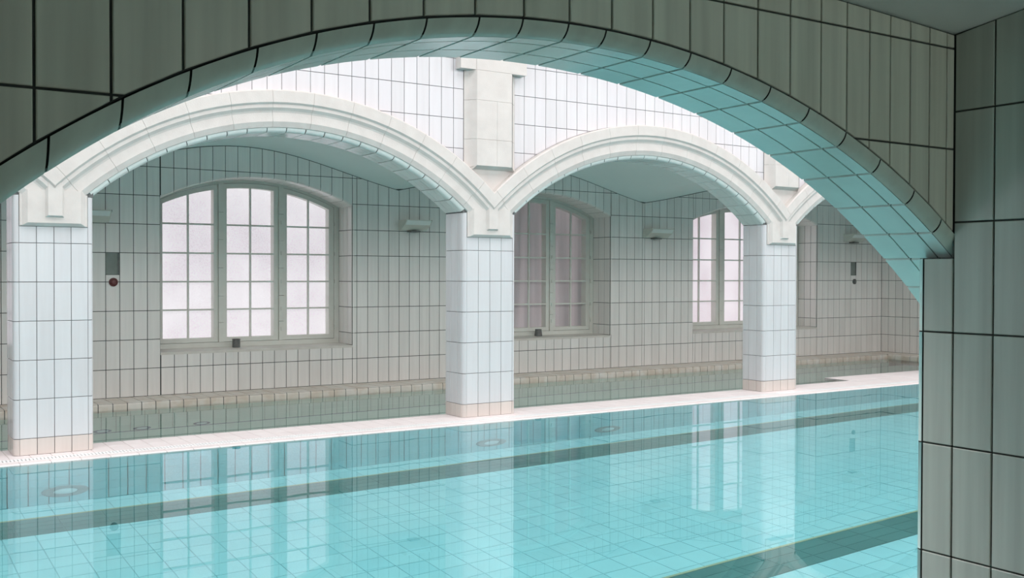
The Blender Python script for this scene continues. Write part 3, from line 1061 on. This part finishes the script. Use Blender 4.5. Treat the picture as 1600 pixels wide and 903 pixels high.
# ------------------------------------------------------------------ stone corbels above the pillars
CORB_LABEL = ['white stone corbel shaft with projecting arms above the middle pillar', 'white stone corbel shaft above the narrowest pillar, partly behind the dark arch']
for ci, (x0, x1) in enumerate(CORB):
    root = empty('stone_corbel', ((x0 + x1) / 2, DA, 1.0))
    tag(root, CORB_LABEL[ci], 'corbel', 'stone corbels of the arcade')
    f0, f1 = x0 + 0.09, x1 - 0.09
    OUT = 0.10
    zs = [1.054, 1.31, 1.687, 1.975]
    xm = (f0 + f1) / 2 + 0.03
    # chamfered flanks
    for j in range(3):
        z0, z1 = zs[j] + .001, zs[j + 1] - .001
        for s in (0, 1):
            xa, xb = (x0, f0) if s == 0 else (x1, f1)
            zb = z0 - 0.034 if j == 0 else z0
            V = []
            for z in (zb, z1):
                zz = z
                for t in lin(0, 1, 4):
                    # hollow flank
                    V.append((xa + (xb - xa) * t, DA - OUT * (t ** 1.5) - 0.004, z0 if (z == zb and t == 1) else z))
            Fq = [(i, i + 1, 5 + i + 1, 5 + i) for i in range(4)]
            link('flank', mesh(V, Fq), 'stone', root, True)
        spans = [(f0, xm), (xm, f1)] if j < 2 else [(f0, f1)]
        for (a, b) in spans:
            box_obj('block', 'stone', root, a + .001, b - .001, DA - OUT, DA + .004, z0, z1)
    # sloping underside
    link('underside', mesh([(f0, DA - OUT, 1.055), (f1, DA - OUT, 1.055), (x1, DA - .004, 1.02), (x0, DA - .004, 1.02)], [(0, 1, 2, 3)]), 'stone', root)
    # arms
    box_obj('arm', 'stone', root, x0 - 0.085, f0 - .001, DA - 0.095, DA + .004, 1.975, 2.36)
    box_obj('arm', 'stone', root, f1 + .001, x1 + 0.085, DA - 0.095, DA + .004, 1.975, 2.36)
    box_obj('block', 'stone', root, f0, f1, DA - OUT, DA + .004, 1.976, 2.36)
    # apron between the arches
    mb = MB()
    strip_wall(mb, lin(x0, x1, 14), lambda x: min(1.03, extr(x) - 0.03), const(1.045), DA - 0.016, DA + 0.006)
    mb.build('apron', 'stone', root)

# ------------------------------------------------------------------ near wall with the dark arch
DN, TN, RN = 1.82, 0.275, 0.03
PO = [-0.02232, 0.01617, -0.21559, -0.02978, 0.54655]
PS = [0.00521, -0.02727, 0.01155, -0.21983, -0.02601, 0.51432]
def soff(x):
    x0, x1 = 0.15, 2.95
    xc_ = min(max(x, x0), x1)
    z = float(np.polyval(PS, xc_ - 1.45))
    if x < x0: z -= (x0 - x) * 0.95
    if x > x1: z -= (x - x1) * 0.85
    return z
def outl(x):
    x0, x1 = 0.15, 2.95
    xc_ = min(max(x, x0), x1)
    z = float(np.polyval(PO, xc_ - 1.45))
    if x < x0: z -= (x0 - x) * 0.95
    if x > x1: z -= (x - x1) * 0.85
    return z
nw = MB()
AX0, AX1 = -0.20, 3.10
strip_wall(nw, [XL, AX0], const(ZD), const(ROOF), DN + CORE, DN + TN)
strip_wall(nw, [AX1, XR], const(ZD), const(ROOF), DN + CORE, DN + TN)
strip_wall(nw, lin(AX0, AX1, 70), lambda x: soff(x) + CORE, const(ROOF), DN + CORE + RN, DN + TN)
strip_wall(nw, lin(AX0, AX1, 70), lambda x: outl(x) + 0.004, const(ROOF), DN + CORE, DN + CORE + RN + .005)
wall_near = nw.build('wall_near', 'grout'); wall_near['kind'] = 'structure'
X0 = 2.738
def near_ceil(x, y):
    u = min(1.6, max(0.0, X0 - x)); v = min(1.9, max(0.0, DN - y))
    return 0.706 + 0.060 * u - 0.012 * u * u + 0.16 * v - 0.035 * v * v
NC = [-1.295, -1.175, -1.055, -0.935, -0.815, -0.695, -0.575, -0.455, -0.335, -0.215, -0.095, 0.025, 0.145, 0.264, 0.383, 0.503, 0.621, 0.741, 0.860, 0.978, 1.098, 1.219, 1.339, 1.457, 1.578, 1.694, 1.805, 1.922, 2.040, 2.157, 2.260, 2.354, 2.443, 2.532, 2.620, 2.702, X0]
GAP = 0.0052
ns = TileSink(wall_near, 'tile_near', 'Y', DN, 250, t=0.010, c=0.0018)
for x0, x1 in zip(NC[:-1], NC[1:]):
    rows = [ZD, -1.2, -0.9, -0.6, -0.30, 0.001, 0.301, 0.664, 0.97] if x1 < 1.4 else [-0.25, 0.06, 0.370, 0.664, 0.97]
    for z0, z1 in zip(rows[:-1], rows[1:]):
        p, r = cell(x0, x1, z0, z1, lambda x: (outl(x) + 0.004) if x > AX0 else -9, lambda x: near_ceil(x, DN))
        ns.add(p, r)
ns.build()
# arch edge tiles and soffit tiles
BJ = [0.05, 0.17, 0.285, 0.401, 0.516, 0.636, 0.750, 0.868, 0.984, 1.107, 1.215, 1.335, 1.439, 1.569, 1.695, 1.829, 1.967, 2.110, 2.256, 2.400, 2.551, 2.678, 2.785, 2.90, 3.02]
for x0, x1 in zip(BJ[:-1], BJ[1:]):
    V, F = [], []
    nq = 6
    xs_ = lin(x0 + 0.0022, x1 - 0.0022, 4)
    for x in xs_:
        for fy, fz in ((1, 0), (.76, .10), (.52, .24), (.31, .42), (.14, .62), (.03, .84), (-.03, 1)):
            V.append((x, DN + RN * fy, soff(x) + (outl(x) - soff(x)) * fz))
    m = nq + 1
    F = [(i + m * s, i + 1 + m * s, m * s + m + i + 1, m * s + m + i) for s in range(4) for i in range(nq)]
    if x1 < 2.80:
        link('edge_tile', mesh(V, F), 'tile_near_edge_bounce', wall_near, True)
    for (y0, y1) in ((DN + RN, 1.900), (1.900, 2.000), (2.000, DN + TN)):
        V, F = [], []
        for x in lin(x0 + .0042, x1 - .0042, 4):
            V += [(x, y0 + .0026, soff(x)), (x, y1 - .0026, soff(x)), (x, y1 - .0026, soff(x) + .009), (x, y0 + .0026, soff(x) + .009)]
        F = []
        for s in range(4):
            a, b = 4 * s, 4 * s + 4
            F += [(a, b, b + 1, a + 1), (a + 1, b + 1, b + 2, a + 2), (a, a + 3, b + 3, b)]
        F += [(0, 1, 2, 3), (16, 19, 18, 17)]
        link('soffit_tile', mesh(V, F), 'tile_near_bounce', wall_near)

# ------------------------------------------------------------------ side wall at the right of the near aisle
JT = 0.052
sw = MB()
sw.box(X0 + CORE, X0 + 0.5, -1.7, DN + CORE, ZD, 1.3)
sw.box(X0 + CORE, X0 + 0.5, DN, 1.94 - 0.004, ZD, JT)
wall_side = sw.build('wall_side', 'grout'); wall_side['kind'] = 'structure'
SR = [-1.48, -1.158, -0.831, -0.504, -0.169, 0.156, 0.480, 0.805, 1.13]
YC = [DN, 1.695, 1.575, 1.455, 1.335, 1.215, 1.095, 0.975, 0.855, 0.735, 0.615, 0.495, 0.375, 0.255, 0.135, 0.015, -0.105, -0.225, -0.345]
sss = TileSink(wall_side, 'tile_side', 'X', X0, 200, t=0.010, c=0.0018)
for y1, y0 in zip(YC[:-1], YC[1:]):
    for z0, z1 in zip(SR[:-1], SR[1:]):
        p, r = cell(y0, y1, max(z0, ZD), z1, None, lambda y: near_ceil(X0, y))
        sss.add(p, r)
for z0, z1 in zip(SR[:5], SR[1:6]):
    z1 = min(z1, JT); z0 = max(z0, ZD)
    p, r = cell(DN, 1.920, z0, z1)
    sss.add(p, r)
    V = []
    nq = 6
    for z in (z0 + .002, z1 - .002):
        for q in lin(0, PI / 2, nq):
            V.append((X0 + 0.022 * (1 - math.cos(q)), 1.9215 + 0.021 * math.sin(q), z))
        V.append((X0 + 0.5, 1.9425, z))
    m = nq + 2
    me = mesh(V, [(i, m + i, m + i + 1, i + 1) for i in range(m - 1)] + [tuple(range(m, 2 * m))])
    link('edge_tile', me, 'tile_near_bounce', wall_side, True)  # brighter tinted tile stands in for hall light on the jamb edge
sss.build()
GAP = 0.0045
# ceiling of the near aisle
xs = lin(XL, X0 + 0.3, 60); ysv = lin(-1.7, DN + 0.02, 30)
V = [(x, y, near_ceil(x, y)) for x in xs for y in ysv]
n = len(ysv)
F = [(i * n + j, i * n + j + 1, (i + 1) * n + j + 1, (i + 1) * n + j) for i in range(len(xs) - 1) for j in range(n - 1)]
o = link('ceiling_near', mesh(V, F), 'plaster', None, True); o['kind'] = 'structure'
# rest of the near aisle
o = box_obj('floor_near', 'niche', None, XL, XR, -1.7, 2.46, ZD - 0.2, ZD); o['kind'] = 'structure'
rw = MB()
rw.box(XL, 1.3, -1.9, -1.7, ZD, 1.6); rw.box(2.6, X0 + 0.5, -1.9, -1.7, ZD, 1.6)
rw.box(1.3, 2.6, -1.9, -1.7, ZD, -0.1); rw.box(1.3, 2.6, -1.9, -1.7, 0.7, 1.6)
o = rw.build('wall_rear', 'tile_aisle'); o['kind'] = 'structure'
rear_fill = empty('window_5', (1.95, -1.8, -0.1)); rear_fill['kind'] = 'structure'  # unseen glowing panel, added to brighten the near wall
for i in range(3):
    box_obj('pane', 'rear_fill_glow', rear_fill, 1.3 + i * .433 + .04, 1.3 + (i + 1) * .433 - .04, -1.82, -1.81, -0.06, 0.66)
    box_obj('stile', 'frame', rear_fill, 1.3 + i * .433 - .04, 1.3 + i * .433 + .04, -1.84, -1.77, -0.1, 0.7)  # framing of the added fill panel

# ------------------------------------------------------------------ water
def water(name, mat, x0, x1, y0, y1, z, label):
    o = link(name, mesh([(x0, y0, z), (x1, y0, z), (x1, y1, z), (x0, y1, z)], [(0, 1, 2, 3)]), mat)
    o['kind'] = 'structure'
    return o
water('pool_water', 'water', XL, XR, 2.45, POOL_Y + 0.006, ZW, '')
water('channel_water', 'water2', XL, XEND, DECK_B - 0.005, LEDGE_Y + 0.012, ZC, '')

# ------------------------------------------------------------------ wall lamps
LAMPS = [(1.86, 0.60, 'white wall lamp beside the widest pillar, above the maroon button', 0.52),
         (5.833, 0.61, 'white wedge-shaped wall lamp in the first bay, left of the middle pillar', 0.36),
         (9.81, 0.605, 'white wedge-shaped wall lamp in the second bay, between the dim and the narrow window', 0.42),
         (14.24, 0.63, 'white wall lamp above the far recess, partly behind the dark arch', 0.42)]
for lx, lz, lab, ln in LAMPS:
    L = empty('wall_lamp', (lx + ln / 2, DB, lz))
    tag(L, lab, 'lamp', 'wall lamps of the aisle')
    zt, zb = lz + 0.065, lz - 0.062
    prof = [(DB, zt), (DB - 0.20, zt), (DB - 0.215, zt - 0.012), (DB - 0.17, zt - 0.062), (DB - 0.06, zb), (DB, zb)]
    V = [(lx, y, z) for y, z in prof] + [(lx + ln, y, z) for y, z in prof]
    m = len(prof)
    link('housing', mesh(V, [(i, i + 1, m + i + 1, m + i) for i in range(m - 1)] + [tuple(range(m))[::-1], tuple(range(m, 2 * m))]), 'lamp', L)
    V = [(lx + .012, DB - 0.2185, zt - 0.014), (lx + ln - .012, DB - 0.2185, zt - 0.014), (lx + ln - .012, DB - 0.1745, zt - 0.064), (lx + .012, DB - 0.1745, zt - 0.064)]
    slab('diffuser', V, (0, -1, -1), 'lamp_panel', L, 0.006, 0.002)
    MB().box(lx + ln * .35, lx + ln * .35 + 0.13, DB - 0.10, DB, zb - 0.022, zb - 0.006).box(lx + ln * .35 + .05, lx + ln * .35 + .08, DB - .06, DB - .03, zb - 0.006, zb).build('bracket', 'metal', L)
    box_obj('end_cap', 'metal', L, lx + ln, lx + ln + 0.006, DB - 0.205, DB - 0.18, zt - 0.02, zt + .002)

# ------------------------------------------------------------------ alarm buttons
def lathe(prof, axis_o, n=20):
    """profile (r, d) turned about an axis pointing along -Y"""
    V, F = [], []
    for k in range(n):
        t = 2 * PI * k / n
        for r, d in prof:
            V.append((axis_o[0] + r * math.cos(t), axis_o[1] - d, axis_o[2] + r * math.sin(t)))
    m = len(prof)
    for k in range(n):
        for i in range(m - 1):
            F.append((k * m + i, k * m + i + 1, ((k + 1) % n) * m + i + 1, ((k + 1) % n) * m + i))
    return mesh(V, F)
for bx_, bz, lab, mt in ((2.437, -0.092, 'round maroon button on the tile joint below the small recess', 'red'), (14.525, -0.108, 'round dark button on the wall near the far corner', 'metal')):
    B = empty('wall_button', (bx_, DB, bz)); tag(B, lab, 'button')
    link('button_ring', lathe([(0.0, 0.002), (0.046, 0.002), (0.046, 0.014), (0.036, 0.018), (0.034, 0.012), (0, 0.012)], (bx_, DB, bz)), mt, B, False)
    link('button_cap', lathe([(0.030, 0.012), (0.030, 0.022), (0.022, 0.028), (0.0, 0.030)], (bx_, DB, bz)), mt, B, True)

# ------------------------------------------------------------------ fittings on the sills
def zlathe(prof, o, n=20):
    V, F = [], []
    for k in range(n):
        t = 2 * PI * k / n
        for r, z in prof:
            V.append((o[0] + r * math.cos(t), o[1] + r * math.sin(t), o[2] + z))
    m = len(prof)
    for k in range(n):
        for i in range(m - 1):
            F.append((k * m + i, ((k + 1) % n) * m + i, ((k + 1) % n) * m + i + 1, k * m + i + 1))
    return mesh(V, F)
SF = [(3.86, DB + 0.27, 'small dark grey metal cup on the sill of the bright window', [(0.0, 0.0), (0.045, 0.0), (0.045, 0.095), (0.040, 0.098), (0.038, 0.02), (0, 0.02)]),
      (8.145, DB + 0.27, 'small dark grey tapered cup on the sill of the dim window', [(0.0, 0.0), (0.056, 0.0), (0.044, 0.092), (0.039, 0.094), (0.042, 0.02), (0, 0.02)])]
for fx, fy, lab, pr in SF:
    zb = SILL + 0.0045
    c = empty('metal_cup', (fx, fy, zb)); tag(c, lab, 'cup')
    link('cup_wall', zlathe(pr, (fx, fy, zb)), 'metal', c, False)
    link('rim', zlathe([(pr[2][0] - .002, pr[2][1] - .006), (pr[2][0] + .003, pr[2][1] - .004), (pr[2][0] + .002, pr[2][1] + .003), (pr[2][0] - .004, pr[2][1] + .002)], (fx, fy, zb)), 'metal', c, True)

# ------------------------------------------------------------------ round fittings under water
for k, (ix, lab) in enumerate(((1.393, 'large round grey fitting in the underwater pool wall below the widest pillar'), (5.137, 'large round grey fitting in the underwater pool wall below the middle pillar'),
                               (6.535, 'large round grey fitting in the underwater pool wall right of the middle pillar'))):
    I = empty('pool_fitting', (ix, POOL_Y, -2.44)); tag(I, lab, 'pool fitting', 'round fittings in the pool wall')
    link('ring', lathe([(0.165, -0.002), (0.165, 0.012), (0.150, 0.02), (0.085, 0.018), (0.085, 0.006)], (ix, POOL_Y, -2.44), 28), 'inlet', I)
    link('lens', lathe([(0.085, 0.008), (0.06, 0.016), (0.0, 0.018)], (ix, POOL_Y, -2.44), 28), 'inlet_pale', I, True)
for k, (ix, iz) in enumerate(((2.227, -2.70), (2.618, -2.70), (3.237, -2.70))):
    I = empty('channel_fitting', (ix, LEDGE_Y, iz))
    tag(I, ['small pale round fitting under the channel water, nearest the widest pillar', 'small pale round fitting under the channel water, middle of three', 'small pale round fitting under the channel water, farthest from the widest pillar'][k], 'pool fitting', 'round fittings in the channel wall')
    link('ring', lathe([(0.09, -0.002), (0.09, 0.010), (0.075, 0.014), (0.06, 0.012), (0.06, 0.004)], (ix, LEDGE_Y, iz), 24), 'blue_line', I)
    link('cover', lathe([(0.06, 0.006), (0.0, 0.010)], (ix, LEDGE_Y, iz), 24), 'inlet_pale', I)
